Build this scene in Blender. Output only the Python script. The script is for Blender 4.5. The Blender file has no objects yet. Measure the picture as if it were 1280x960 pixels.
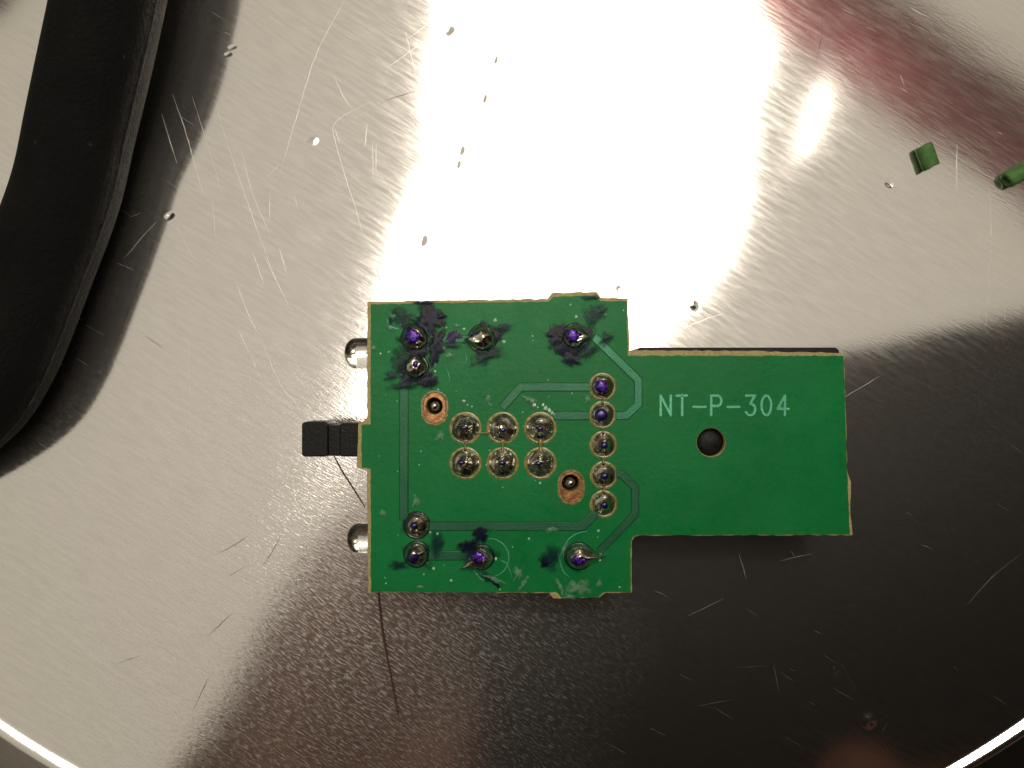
import bpy, bmesh, math, random
import numpy as np
from mathutils import Vector, Matrix, noise

random.seed(7)
sc = bpy.context.scene
COL = sc.collection
# ------------------------------------------------------------------ units: 1 unit = 1 cm, the plate is z = 0
K = 0.0055                      # cm on the plate per photo pixel
H = 6.1                         # lens height over the plate
HP = H / K
ZB = 0.75                       # top of the board


def W(px, py, z=0.0):
    f = (H - z) / H
    return Vector(((px - 640) * K * f, (480 - py) * K * f, z))


# ------------------------------------------------------------------ camera, world, exposure
cam = bpy.data.cameras.new('camera')
cam.sensor_width = 36
cam.lens = 36 * H / (1280 * K)
cam.clip_start = 0.05
cam.clip_end = 2000
co = bpy.data.objects.new('camera', cam)
co.location = (0, 0, H)
COL.objects.link(co)
sc.camera = co

wd = bpy.data.worlds.new('World')
sc.world = wd
wd.use_nodes = True
nt = wd.node_tree
nt.nodes.clear()
wo = nt.nodes.new('ShaderNodeOutputWorld')
bg = nt.nodes.new('ShaderNodeBackground')
tc = nt.nodes.new('ShaderNodeTexCoord')
sx = nt.nodes.new('ShaderNodeSeparateXYZ')
rp = nt.nodes.new('ShaderNodeValToRGB')
nt.links.new(tc.outputs['Generated'], sx.inputs[0])
nt.links.new(sx.outputs['Z'], rp.inputs[0])
nt.links.new(rp.outputs[0], bg.inputs[0])
nt.links.new(bg.outputs[0], wo.inputs[0])
cr = rp.color_ramp
cr.elements[0].position = 0.0
cr.elements[0].color = (0.030, 0.022, 0.016, 1)
cr.elements[1].position = 1.0
cr.elements[1].color = (0.58, 0.525, 0.45, 1)
for p_, c_ in ((0.35, (0.06, 0.048, 0.034)), (0.62, (0.33, 0.295, 0.23)), (0.78, (0.47, 0.425, 0.335))):
    e = cr.elements.new(p_)
    e.color = (*c_, 1)
bg.inputs[1].default_value = 1.0

sc.view_settings.view_transform = 'Standard'
sc.view_settings.look = 'None'
sc.view_settings.exposure = 0.0
sc.view_settings.gamma = 1.0
sc.view_settings.use_curve_mapping = False
sc.render.engine = 'CYCLES'
sc.cycles.use_denoising = True
sc.cycles.max_bounces = 8
sc.cycles.caustics_reflective = True
sc.cycles.sample_clamp_indirect = 8.0
sc.cycles.blur_glossy = 0.3

# ------------------------------------------------------------------ helpers


def tag(o, label=None, cat=None, group=None, kind=None):
    if label:
        o['label'] = label
    if cat:
        o['category'] = cat
    if group:
        o['group'] = group
    if kind:
        o['kind'] = kind
    return o


def empty(name, loc):
    o = bpy.data.objects.new(name, None)
    o.empty_display_size = 0.2
    o.location = loc
    COL.objects.link(o)
    return o


def world_loc(o):
    v = Vector((0, 0, 0))
    while o:
        v += o.location
        o = o.parent
    return v


def link(name, me, mat, parent=None, loc=None, smooth=True):
    """mesh in coordinates relative to loc (a world point)"""
    if mat is not None and len(me.materials) == 0:
        me.materials.append(mat)
    if smooth:
        me.shade_smooth()
    o = bpy.data.objects.new(name, me)
    COL.objects.link(o)
    loc = Vector(loc) if loc is not None else Vector((0, 0, 0))
    if parent is not None:
        o.parent = parent
        o.location = loc - world_loc(parent)
    else:
        o.location = loc
    return o


def from_bm(bm):
    me = bpy.data.meshes.new('mesh')
    bmesh.ops.recalc_face_normals(bm, faces=bm.faces)
    bm.to_mesh(me)
    bm.free()
    return me


def slab(outer, holes, z0, z1, bevel=0.0, origin=(0, 0)):
    """flat plate from outlines (lists of world xy), with thickness and rounded edges"""
    cu = bpy.data.curves.new('c', 'CURVE')
    cu.dimensions = '2D'
    cu.fill_mode = 'BOTH'
    cu.extrude = max((z1 - z0) / 2 - bevel, 1e-5)
    cu.bevel_depth = bevel
    cu.bevel_resolution = 2
    cu.offset = -bevel
    for ring in [outer] + list(holes):
        sp = cu.splines.new('POLY')
        sp.points.add(len(ring) - 1)
        for p, q in zip(sp.points, ring):
            p.co = (q[0] - origin[0], q[1] - origin[1], 0, 1)
        sp.use_cyclic_u = True
    ob = bpy.data.objects.new('c', cu)
    COL.objects.link(ob)
    dg = bpy.context.evaluated_depsgraph_get()
    me = bpy.data.meshes.new_from_object(ob.evaluated_get(dg))
    bpy.data.objects.remove(ob)
    me.transform(Matrix.Translation((0, 0, (z0 + z1) / 2)))
    me.materials.clear()
    return me


def wpts(pts, z=ZB):
    return [W(a, b, z).xy for a, b in pts]


def subdiv(pts, step, jit, seed=0, closed=True):
    """resample a pixel outline and roughen it"""
    r = random.Random(seed)
    out = []
    n = len(pts)
    for i in range(n if closed else n - 1):
        a, b = Vector(pts[i]), Vector(pts[(i + 1) % n])
        L = (b - a).length
        k = max(1, int(L / step))
        nrm = Vector((-(b - a).y, (b - a).x)).normalized() if L > 0 else Vector((0, 0))
        for j in range(k):
            p = a.lerp(b, j / k)
            if j:
                p = p + nrm * r.uniform(-jit, jit)
            out.append((p.x, p.y))
    return out


def circ(cx, cy, r, n=32, ry=None):
    ry = ry or r
    return [(cx + r * math.cos(2 * math.pi * i / n), cy + ry * math.sin(2 * math.pi * i / n)) for i in range(n)]


def stadium(cx, cy, r, hl, n=12):
    pts = []
    for i in range(n + 1):
        a = math.pi + math.pi * i / n
        pts.append((cx + r * math.cos(a), cy - hl + r * math.sin(a)))
    for i in range(n + 1):
        a = math.pi * i / n
        pts.append((cx + r * math.cos(a), cy + hl + r * math.sin(a)))
    return pts


def band(pts, w):
    """outline of a mitred band of width w along a polyline (pixels)"""
    P = [Vector(p) for p in pts]
    L, R = [], []
    for i, p in enumerate(P):
        d0 = (P[i] - P[i - 1]).normalized() if i else None
        d1 = (P[i + 1] - P[i]).normalized() if i < len(P) - 1 else None
        d0 = d0 or d1
        d1 = d1 or d0
        n0, n1 = Vector((-d0.y, d0.x)), Vector((-d1.y, d1.x))
        m = (n0 + n1).normalized()
        m = m / max(m.dot(n0), 0.4)
        L.append(p + m * w / 2)
        R.append(p - m * w / 2)
    return [tuple(p) for p in L] + [tuple(p) for p in reversed(R)]


def tube(path, radii, n=16, close=True, up=Vector((0, 0, 1)), sec=None):
    """swept tube along world points; sec(angle)->(side, up) factors"""
    bm = bmesh.new()
    rings = []
    P = [Vector(p) for p in path]
    for i, p in enumerate(P):
        t = (P[min(i + 1, len(P) - 1)] - P[max(i - 1, 0)]).normalized()
        s = t.cross(up)
        s = s.normalized() if s.length > 1e-5 else Vector((1, 0, 0))
        u = s.cross(t).normalized()
        ring = []
        for k in range(n):
            a = 2 * math.pi * k / n
            c, d = (math.cos(a), math.sin(a)) if sec is None else sec(a)
            ring.append(bm.verts.new(p + s * (c * radii[i]) + u * (d * radii[i])))
        rings.append(ring)
    for a, b in zip(rings, rings[1:]):
        for k in range(n):
            bm.faces.new((a[k], a[(k + 1) % n], b[(k + 1) % n], b[k]))
    if close:
        bm.faces.new(rings[0])
        bm.faces.new(rings[-1])
    return from_bm(bm)


def bez(pts, per=12):
    """Catmull-Rom through points"""
    P = [Vector(p) for p in pts]
    P = [2 * P[0] - P[1]] + P + [2 * P[-1] - P[-2]]
    out = []
    for i in range(1, len(P) - 2):
        for j in range(per):
            t = j / per
            a, b, c, d = P[i - 1], P[i], P[i + 1], P[i + 2]
            out.append(0.5 * ((2 * b) + (c - a) * t + (2 * a - 5 * b + 4 * c - d) * t * t + (3 * b - a - 3 * c + d) * t ** 3))
    out.append(P[-2])
    return out


# ------------------------------------------------------------------ materials
class M:
    def __init__(self, name):
        self.m = bpy.data.materials.new(name)
        self.m.use_nodes = True
        self.nt = self.m.node_tree
        self.b = self.nt.nodes['Principled BSDF']
        self.out = self.nt.nodes['Material Output']

    def n(self, t, **kw):
        x = self.nt.nodes.new(t)
        for k, v in kw.items():
            setattr(x, k, v)
        return x

    def l(self, a, b):
        self.nt.links.new(a, b)

    def set(self, **kw):
        for k, v in kw.items():
            s = self.b.inputs[k.replace('_', ' ')]
            s.default_value = (*v, 1) if isinstance(v, tuple) and len(v) == 3 else v
        return self

    def coords(self, scale=(1, 1, 1), rot=0.0, kind='Object'):
        t = self.n('ShaderNodeTexCoord')
        mp = self.n('ShaderNodeMapping')
        mp.vector_type = 'POINT'
        r = self.n('ShaderNodeMapping')
        r.inputs['Rotation'].default_value = (0, 0, rot)
        self.l(t.outputs[kind], r.inputs[0])
        self.l(r.outputs[0], mp.inputs[0])
        mp.inputs['Scale'].default_value = scale
        return mp.outputs[0]

    def noise(self, vec, scale=1.0, detail=2.0, rough=0.5, dist=0.0):
        t = self.n('ShaderNodeTexNoise')
        t.inputs['Scale'].default_value = scale
        t.inputs['Detail'].default_value = detail
        t.inputs['Roughness'].default_value = rough
        t.inputs['Distortion'].default_value = dist
        self.l(vec, t.inputs['Vector'])
        return t.outputs['Fac']

    def ramp(self, fac, stops):
        r = self.n('ShaderNodeValToRGB')
        e = r.color_ramp.elements
        e[0].position, e[0].color = stops[0][0], (*stops[0][1], 1)
        e[1].position, e[1].color = stops[-1][0], (*stops[-1][1], 1)
        for p, c in stops[1:-1]:
            x = e.new(p)
            x.color = (*c, 1)
        self.l(fac, r.inputs[0])
        return r.outputs[0]

    def math(self, op, a, b=0.5, clamp=False):
        x = self.n('ShaderNodeMath', operation=op, use_clamp=clamp)
        for i, v in enumerate((a, b)):
            if isinstance(v, (int, float)):
                x.inputs[i].default_value = v
            else:
                self.l(v, x.inputs[i])
        return x.outputs[0]

    def rng(self, v, a, b, c, d):
        x = self.n('ShaderNodeMapRange')
        self.l(v, x.inputs[0])
        for i, q in enumerate((a, b, c, d)):
            x.inputs[i + 1].default_value = q
        return x.outputs[0]

    def bump(self, h, strength=1.0, dist=0.01, prev=None):
        x = self.n('ShaderNodeBump')
        x.inputs['Strength'].default_value = strength
        x.inputs['Distance'].default_value = dist
        self.l(h, x.inputs['Height'])
        if prev is not None:
            self.l(prev, x.inputs['Normal'])
        return x.outputs[0]


def simple(name, col, rough=0.5, metal=0.0, **kw):
    m = M(name)
    m.set(Base_Color=col, Roughness=rough, Metallic=metal, **kw)
    return m


ROT = math.radians(31)


def plate_material():
    m = M('brushed_metal')
    m.set(Metallic=1.0)
    v = m.coords((13, 78, 1), ROT)
    v2 = m.coords((5, 36, 1), ROT)
    v3 = m.coords((0.35, 0.5, 1), 0.0)
    v4 = m.coords((26, 150, 1), ROT)
    n1 = m.noise(v, 1.0, 3.0, 0.6)
    n2 = m.noise(v2, 1.0, 3.0, 0.55, 0.2)
    n3 = m.noise(v3, 1.0, 3.0, 0.5)
    n4 = m.noise(v4, 1.0, 1.0, 0.5)
    # the scuffed patch below the board is scratched more deeply than the rest
    tcx = m.n('ShaderNodeTexCoord')
    dv = m.n('ShaderNodeVectorMath', operation='DISTANCE')
    m.l(tcx.outputs['Object'], dv.inputs[0])
    pc_ = W(395, 760, 0)
    dv.inputs[1].default_value = (pc_.x, pc_.y, 0)
    wob = m.math('ADD', dv.outputs['Value'], m.math('MULTIPLY', n3, 1.2))
    wear = m.rng(wob, 0.8, 3.0, 1.0, 0.11)
    b = m.bump(n3, 1.0, 0.007)
    b = m.bump(n2, 1.0, 0.00010, b)
    x1 = m.bump(n1, 1.0, 0.0012, b)
    m.l(wear, x1.node.inputs['Strength'])
    b = m.bump(n4, 1.0, 0.0007, x1)
    m.l(wear, b.node.inputs['Strength'])
    m.l(b, m.b.inputs['Normal'])
    m.l(m.rng(n2, 0.3, 0.7, 0.07, 0.12), m.b.inputs['Roughness'])
    m.l(m.ramp(n2, [(0.3, (0.80, 0.775, 0.735)), (0.7, (0.90, 0.875, 0.835))]), m.b.inputs['Base Color'])
    # the open, cross-scratched part of the surface scatters more widely
    g = m.n('ShaderNodeBsdfAnisotropic')
    g.inputs['Color'].default_value = (0.80, 0.77, 0.73, 1)
    g.inputs['Roughness'].default_value = 0.52
    m.l(b, g.inputs['Normal'])
    mx = m.n('ShaderNodeMixShader')
    # fine streaks that throw glints; far more of them in the scuffed patch
    v5 = m.coords((19, 88, 1), ROT + 0.05)
    n5 = m.noise(v5, 1.0, 3.0, 0.65)
    gl = m.rng(n5, 0.48, 0.68, 0.0, 1.0)
    amt = m.math('ADD', m.math('MULTIPLY', wear, 0.85), -0.06)
    fac = m.math('ADD', m.math('MULTIPLY', gl, amt), m.rng(wear, 0.11, 1.0, 0.055, 0.14), True)
    m.l(fac, mx.inputs[0])
    m.l(m.b.outputs[0], mx.inputs[1])
    m.l(g.outputs[0], mx.inputs[2])
    m.l(mx.outputs[0], m.out.inputs[0])
    return m.m


MAT_PLATE = plate_material()
MAT_SCR = simple('bright_scratch', (0.86, 0.84, 0.80), 0.42, 1.0, Alpha=0.6).m
MAT_SCRD = simple('dull_scratch', (0.16, 0.13, 0.11), 0.5, 1.0).m


def mask_material():
    m = M('green_solder_mask')
    v = m.coords((1, 1, 1))
    n1 = m.noise(v, 1.6, 4, 0.55)
    n2 = m.noise(v, 34.0, 3, 0.6)
    n3 = m.noise(v, 9.0, 5, 0.65)
    f = m.math('ADD', m.math('MULTIPLY', n1, 0.7), m.math('MULTIPLY', n2, 0.3))
    m.l(m.ramp(f, [(0.32, (0.004, 0.165, 0.040)), (0.55, (0.006, 0.197, 0.049)), (0.72, (0.011, 0.232, 0.062))]), m.b.inputs['Base Color'])
    n0 = m.noise(v, 0.9, 3, 0.5)
    m.l(m.rng(m.math('ADD', m.math('MULTIPLY', n3, 0.5), m.math('MULTIPLY', n0, 0.5)), 0.35, 0.65, 0.22, 0.5), m.b.inputs['Roughness'])
    b = m.bump(n2, 0.5, 0.003)
    m.l(b, m.b.inputs['Normal'])
    m.set(Specular_IOR_Level=0.18)
    return m.m


MAT_MASK = mask_material()


def trace_material(name, a, b_, rough=0.32):
    m = M(name)
    v = m.coords((1, 1, 1))
    n = m.noise(v, 95.0, 3, 0.7)
    n2 = m.noise(v, 3.0, 2, 0.5)
    f = m.math('ADD', m.math('MULTIPLY', n, 0.55), m.math('MULTIPLY', n2, 0.45))
    m.l(m.ramp(f, [(0.35, a), (0.68, b_)]), m.b.inputs['Base Color'])
    m.set(Roughness=rough, Metallic=0.35)
    m.l(m.bump(n, 0.7, 0.002), m.b.inputs['Normal'])
    return m.m


MAT_TRACE = trace_material('masked_copper_trace', (0.005, 0.092, 0.038), (0.022, 0.155, 0.072))
MAT_TRACEL = trace_material('pale_masked_copper', (0.008, 0.13, 0.058), (0.035, 0.24, 0.125))
MAT_LETTER = trace_material('raised_lettering', (0.06, 0.36, 0.20), (0.16, 0.56, 0.36), 0.35)


def substrate_material():
    m = M('glass_fibre_board')
    v = m.coords((1, 1, 1))
    n = m.noise(v, 60.0, 3, 0.6)
    m.l(m.ramp(n, [(0.3, (0.30, 0.24, 0.085)), (0.7, (0.54, 0.46, 0.20))]), m.b.inputs['Base Color'])
    m.set(Roughness=0.6)
    m.l(m.bump(n, 0.5, 0.004), m.b.inputs['Normal'])
    return m.m


MAT_SUB = substrate_material()


def solder_material(name, tint=(0.88, 0.86, 0.78), rough=0.16, tarn=0.5):
    m = M(name)
    v = m.coords((1, 1, 1))
    n = m.noise(v, 13.0, 3, 0.55, 0.8)
    n2 = m.noise(v, 50.0, 2, 0.5)
    m.l(m.ramp(n, [(0.36, (0.45, 0.45, 0.36)), (0.5, (0.62, 0.61, 0.50)), (0.64, tint)]), m.b.inputs['Base Color'])
    m.set(Metallic=1.0)
    m.l(m.rng(n2, 0.3, 0.7, rough * 0.7, rough * 1.8), m.b.inputs['Roughness'])
    b = m.bump(n, 1.0, 0.0075)
    b = m.bump(n2, 1.0, 0.0006, b)
    m.l(b, m.b.inputs['Normal'])
    m.set(Coat_Weight=0.6, Coat_Roughness=0.08)
    return m.m


MAT_SOLDER = solder_material('solder_under_flux')
MAT_SOLDERB = solder_material('bright_solder', (0.80, 0.77, 0.72), 0.13)


def ring_material():
    m = M('amber_flux_ring')
    v = m.coords((1, 1, 1))
    n = m.noise(v, 30.0, 3, 0.6)
    m.l(m.ramp(n, [(0.3, (0.12, 0.11, 0.025)), (0.55, (0.27, 0.22, 0.06)), (0.75, (0.46, 0.36, 0.15))]), m.b.inputs['Base Color'])
    m.set(Roughness=0.18, Coat_Weight=0.6, Coat_Roughness=0.1)
    m.l(m.bump(n, 0.8, 0.006), m.b.inputs['Normal'])
    return m.m


MAT_RING = ring_material()
MAT_DARKRING = simple('dark_flux_ring', (0.012, 0.022, 0.012), 0.15, 0.0, Coat_Weight=0.6).m


def ink_on_metal():
    m = M('violet_ink_on_metal')
    v = m.coords((1, 1, 1))
    n = m.noise(v, 45.0, 3, 0.6, 0.8)
    m.l(m.ramp(n, [(0.35, (0.012, 0.004, 0.06)), (0.52, (0.07, 0.012, 0.33)), (0.68, (0.26, 0.07, 0.80))]), m.b.inputs['Base Color'])
    m.set(Metallic=0.85, Roughness=0.22, Coat_Weight=0.5)
    m.l(m.bump(n, 1.0, 0.01), m.b.inputs['Normal'])
    return m.m


MAT_INKM = ink_on_metal()
MAT_INKD = simple('dark_violet_pin', (0.03, 0.018, 0.13), 0.25, 0.7, Coat_Weight=0.5).m


def ink_film(name, col, lo, hi, rough=0.3, scale=18.0, spec=0.12, top=1.0):
    m = M(name)
    v = m.coords((1, 1, 1), 0, 'Object')
    n = m.noise(v, scale, 5, 0.65, 0.7)
    n2 = m.noise(v, 7.0, 2, 0.5)
    at = m.n('ShaderNodeAttribute', attribute_name='inside')
    f = m.math('ADD', at.outputs['Fac'], m.math('MULTIPLY', m.math('SUBTRACT', n, 0.5), 2.4))
    a = m.rng(f, lo, hi, 0.0, top)
    m.l(a, m.b.inputs['Alpha'])
    c2 = tuple(min(1, x * 2.5 + 0.004) for x in col)
    m.l(m.ramp(n2, [(0.35, col), (0.65, c2)]), m.b.inputs['Base Color'])
    m.set(Roughness=rough, Specular_IOR_Level=spec, Coat_Weight=0.18, Coat_Roughness=0.09)
    m.l(m.bump(n, 0.8, 0.012), m.b.inputs['Normal'])
    return m.m


MAT_INK = ink_film('blue_black_ink', (0.0015, 0.003, 0.012), 0.05, 0.6, 0.35, 12.0, 0.08, 0.97)
MAT_INKF = ink_film('thin_ink_wash', (0.002, 0.012, 0.018), 0.15, 0.95, 0.4, 14.0, 0.08, 0.75)
MAT_INKV = ink_film('violet_ink', (0.020, 0.006, 0.06), 0.05, 0.5, 0.3, 18.0, 0.12)
MAT_FLUX = ink_film('dried_flux_crust', (0.12, 0.24, 0.15), 0.15, 1.0, 0.3, 32.0, 0.5, 0.6)
MAT_SPECK = simple('clear_flux_speck', (0.55, 0.75, 0.62), 0.08, 0.0, Specular_IOR_Level=0.9, Coat_Weight=1.0).m


def copper_material():
    m = M('bare_copper')
    v = m.coords((1, 1, 1))
    n = m.noise(v, 30.0, 3, 0.6)
    m.l(m.ramp(n, [(0.3, (0.20, 0.085, 0.035)), (0.7, (0.50, 0.26, 0.11))]), m.b.inputs['Base Color'])
    m.set(Metallic=0.8, Roughness=0.32)
    m.l(m.bump(n, 0.6, 0.004), m.b.inputs['Normal'])
    return m.m


MAT_COPPER = copper_material()
def black_plastic():
    m = M('moulded_black_plastic')
    v = m.coords((1, 1, 1))
    n = m.noise(v, 60.0, 3, 0.6)
    n2 = m.noise(v, 8.0, 4, 0.7, 0.5)
    m.l(m.ramp(n2, [(0.35, (0.004, 0.004, 0.0045)), (0.6, (0.0065, 0.0065, 0.007)), (0.75, (0.014, 0.014, 0.014))]), m.b.inputs['Base Color'])
    m.l(m.rng(n2, 0.3, 0.7, 0.3, 0.6), m.b.inputs['Roughness'])
    m.set(Specular_IOR_Level=0.25)
    m.l(m.bump(n, 0.8, 0.004), m.b.inputs['Normal'])
    return m.m


MAT_BLACK = black_plastic()
MAT_PHONE = simple('dark_phone_glass', (0.035, 0.034, 0.035), 0.3).m


def rubber_material():
    m = M('black_rubber')
    v = m.coords((1, 1, 1))
    n = m.noise(v, 42.0, 4, 0.7)
    n2 = m.noise(v, 3.0, 3, 0.5)
    vo = m.n('ShaderNodeTexVoronoi')
    vo.inputs['Scale'].default_value = 6.0
    m.l(v, vo.inputs['Vector'])
    dust = m.rng(vo.outputs['Distance'], 0.03, 0.075, 1.0, 0.0)
    mixc = m.n('ShaderNodeMix', data_type='RGBA')
    m.l(dust, mixc.inputs[0])
    m.l(m.ramp(n2, [(0.3, (0.0032, 0.0034, 0.0034)), (0.7, (0.0075, 0.0075, 0.007))]), mixc.inputs[6])
    mixc.inputs[7].default_value = (0.05, 0.05, 0.048, 1)
    m.l(mixc.outputs[2], m.b.inputs['Base Color'])
    m.l(m.rng(n, 0.3, 0.7, 0.55, 0.8), m.b.inputs['Roughness'])
    m.set(Specular_IOR_Level=0.22)
    m.l(m.bump(n, 1.0, 0.03), m.b.inputs['Normal'])
    return m.m


MAT_RUBBER = rubber_material()


def table_material():
    m = M('dark_table_top')
    v = m.coords((1, 1, 1))
    n = m.noise(v, 6.0, 5, 0.7)
    n2 = m.noise(v, 0.16, 2, 0.5)
    a = m.ramp(n, [(0.3, (0.05, 0.04, 0.025)), (0.7, (0.15, 0.12, 0.075))])
    m.l(a, m.b.inputs['Base Color'])
    m.set(Roughness=0.35)
    return m.m


MAT_TABLE = table_material()
MAT_GREEN = M('green_wire_insulation')
_v = MAT_GREEN.coords((1, 1, 1))
_n = MAT_GREEN.noise(_v, 25.0, 3, 0.5)
MAT_GREEN.l(MAT_GREEN.ramp(_n, [(0.3, (0.06, 0.155, 0.035)), (0.7, (0.10, 0.23, 0.06))]), MAT_GREEN.b.inputs['Base Color'])
MAT_GREEN.set(Roughness=0.55, Specular_IOR_Level=0.3)
MAT_GREEN = MAT_GREEN.m
MAT_LENS = simple('clear_lens', (0.93, 0.94, 0.92), 0.03, 0.0, Transmission_Weight=1.0, IOR=1.52).m
MAT_LEAD = simple('tinned_lead', (0.7, 0.68, 0.64), 0.2, 1.0).m
MAT_STRAND = simple('brown_strand', (0.09, 0.04, 0.028), 0.4).m

# ================================================================== the metal plate and the table
PC = (640.0, -10.0)
RIM = 1112.0
DENTS = [  # px, py, radius px, depth px (negative = raised)
    (392, 176, 9, -2.6), (212, 270, 7, 2.2), (604, 123, 7, 2.2), (618, 75, 6, 2.0), (560, 38, 10, 2.2),
    (866, 381, 9, -2.6), (1112, 230, 8, 1.5), (1043, 838, 9, 2.0), (1087, 900, 15, -4.0),
    (575, 188, 9, 1.6), (571, 205, 8, 1.2), (527, 300, 11, 1.8), (774, 362, 7, 1.5), (753, 342, 4, 0.9),
    (291, 59, 5, 0.9), (285, 68, 5, 0.9), (84, 472, 9, 0.7), (233, 50, 4, 0.9), (861, 195, 4, 0.9),
    (985, 530, 6, 1.0), (1097, 680, 4, 0.8), (1125, 733, 4, 0.7)]


def plate_mesh():
    th = np.concatenate([np.linspace(-0.02, math.pi + 0.02, 1250), np.linspace(math.pi + 0.06, 2 * math.pi - 0.06, 70)])
    rr = np.concatenate([[6.0], np.arange(30, RIM - 10, 3.0), np.linspace(RIM - 8, RIM + 26, 26), [RIM + 60, RIM + 120]])
    T, R = np.meshgrid(th, rr)
    X = PC[0] + R * np.cos(T)
    Y = PC[1] + R * np.sin(T)
    Z = np.zeros_like(X)
    for dx, dy, r, d in DENTS:
        r, d = r * 0.62, d * 0.45
        d2 = ((X - dx) / r) ** 2 + ((Y - dy) / r) ** 2
        Z -= d * np.exp(-d2 * 2.2) - 0.10 * d * np.exp(-((np.sqrt(d2) - 1.1) ** 2) * 6)
    # the rolled rim: fillet up to a crest, then a short fall to the flange
    q = R - (RIM - 4)
    up = np.clip(q / 13.0, 0, 1)
    Z += 5.6 * up ** 2 * (3 - 2 * up) * 1.0
    dn = np.clip((q - 17.0) / 120.0, 0, 1)
    Z -= 34.0 * dn
    n, k = X.shape
    V = np.stack([(X - 640) * K, (480 - Y) * K, Z * K], -1).reshape(-1, 3)
    idx = np.arange(n * k).reshape(n, k)
    a = idx[:-1, :]
    b = idx[1:, :]
    F = np.stack([a, b, np.roll(b, -1, 1), np.roll(a, -1, 1)], -1).reshape(-1, 4)
    centre = len(V)
    me = bpy.data.meshes.new('plate')
    nv = len(V)
    me.vertices.add(nv)
    me.vertices.foreach_set('co', V.astype(np.float32).ravel())
    me.loops.add(F.size)
    me.loops.foreach_set('vertex_index', F.astype(np.int32).ravel())
    me.polygons.add(len(F))
    me.polygons.foreach_set('loop_start', np.arange(0, F.size, 4, dtype=np.int32))
    me.update(calc_edges=True)
    if me.polygons[0].normal.z < 0:
        me.flip_normals()
    return me


plate = link('metal_plate', plate_mesh(), MAT_PLATE)
tag(plate, 'round brushed metal dish with scratches, dents and a bright rolled rim', 'metal dish')

SCR = [  # bright scratches: width, points
    (1.6, (215, 116), (232, 165), (243, 205), (255, 247)), (1.5, (202, 142), (221, 204)),
    (0.9, (431, 0), (397, 64), (375, 131), (349, 221)), (1.3, (418, 97), (429, 120), (437, 133)),
    (1.0, (465, 126), (420, 152), (420, 180), (441, 250), (456, 300)), (1.4, (459, 154), (456, 184)),
    (0.9, (268, 124), (292, 203), (330, 311), (349, 360)), (1.6, (315, 315), (323, 336), (330, 356)),
    (1.5, (349, 311), (358, 341)), (1.0, (337, 240), (337, 277)), (0.9, (219, 279), (244, 328)),
    (0.8, (176, 266), (161, 272)), (0.9, (195, 277), (154, 324)),
    (1.5, (295, 352), (310, 393), (328, 427)), (1.2, (328, 427), (350, 480), (368, 502), (383, 523)),
    (1.3, (297, 410), (312, 443)), (0.8, (312, 443), (327, 477)), (1.2, (330, 320), (345, 350), (362, 385)),
    (0.9, (227, 300), (245, 327)), (1.5, (509, 49), (558, 12)), (1.2, (484, 85), (549, 37)),
    (1.5, (519, 92), (507, 40)), (0.9, (460, 317), (505, 337)), (1.1, (1237, 234), (1239, 306), (1232, 410)),
    (1.2, (1196, 180), (1196, 240)), (2.2, (890, 352), (912, 355), (928, 360)), (2.6, (856, 410), (880, 400), (903, 392)),
    (2.4, (820, 407), (845, 396)), (2.6, (885, 335), (906, 335)), (1.6, (924, 692), (933, 724)),
    (0.9, (976, 701), (1016, 692)), (1.0, (989, 688), (993, 696)), (1.1, (967, 831), (974, 866)),
    (0.9, (1274, 694), (1240, 722), (1209, 756)), (0.8, (240, 120), (262, 190), (280, 250)),
    (0.8, (300, 180), (315, 240), (340, 300)), (0.7, (265, 250), (270, 300)), (0.7, (368, 245), (373, 262)),
    (0.9, (466, 175), (466, 230)), (0.9, (470, 180), (470, 215)), (1.2, (425, 180), (418, 160)),
    (0.7, (1050, 500), (1100, 470)), (0.6, (235, 420), (238, 500)), (0.8, (1258, 350), (1256, 400)),
    (0.8, (860, 770), (905, 748)), (0.8, (700, 590), (760, 560))]
DSCR = [(1.2, (480, 126), (519, 114)), (1.3, (270, 693), (290, 683), (311, 669)), (1.2, (326, 710), (340, 690), (351, 669)),
        (1.1, (259, 796), (291, 766)), (1.1, (285, 721), (308, 707)), (0.8, (146, 830), (176, 819)), (1.0, (470, 333), (482, 374)),
        (1.0, (1029, 20), (1026, 50), (1020, 80)), (1.2, (1045, 821), (1063, 850), (1081, 885)), (1.0, (383, 178), (392, 172)),
        (1.4, (240, 890), (262, 845)), (0.9, (182, 420), (205, 436)), (0.9, (650, 800), (664, 840), (678, 880))]


def scratch_mesh(lst, seed):
    r = random.Random(seed)
    bm = bmesh.new()
    for w, *pts in lst:
        P = [Vector((p[0], p[1], 0)) for p in pts]
        Q = bez(P, 7)
        n = len(Q)
        rows = []
        for i, p in enumerate(Q):
            t = (Q[min(i + 1, n - 1)] - Q[max(i - 1, 0)]).normalized()
            s = Vector((-t.y, t.x, 0))
            ww = w * 0.36 * math.sin(math.pi * (i + 0.25) / (n - 0.5)) ** 0.6 * r.uniform(0.5, 1.2)
            p = p + s * r.uniform(-0.35, 0.35)
            row = []
            for o_, z_ in ((-1, 0.03), (0, 0.03 + 0.16 * ww), (1, 0.03)):
                q = p + s * ww * o_
                row.append(bm.verts.new(((q.x - 640) * K, (480 - q.y) * K, z_ * K)))
            rows.append(row)
        for a, b in zip(rows, rows[1:]):
            for k in range(2):
                bm.faces.new((a[k], a[k + 1], b[k + 1], b[k]))
    return from_bm(bm)


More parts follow.
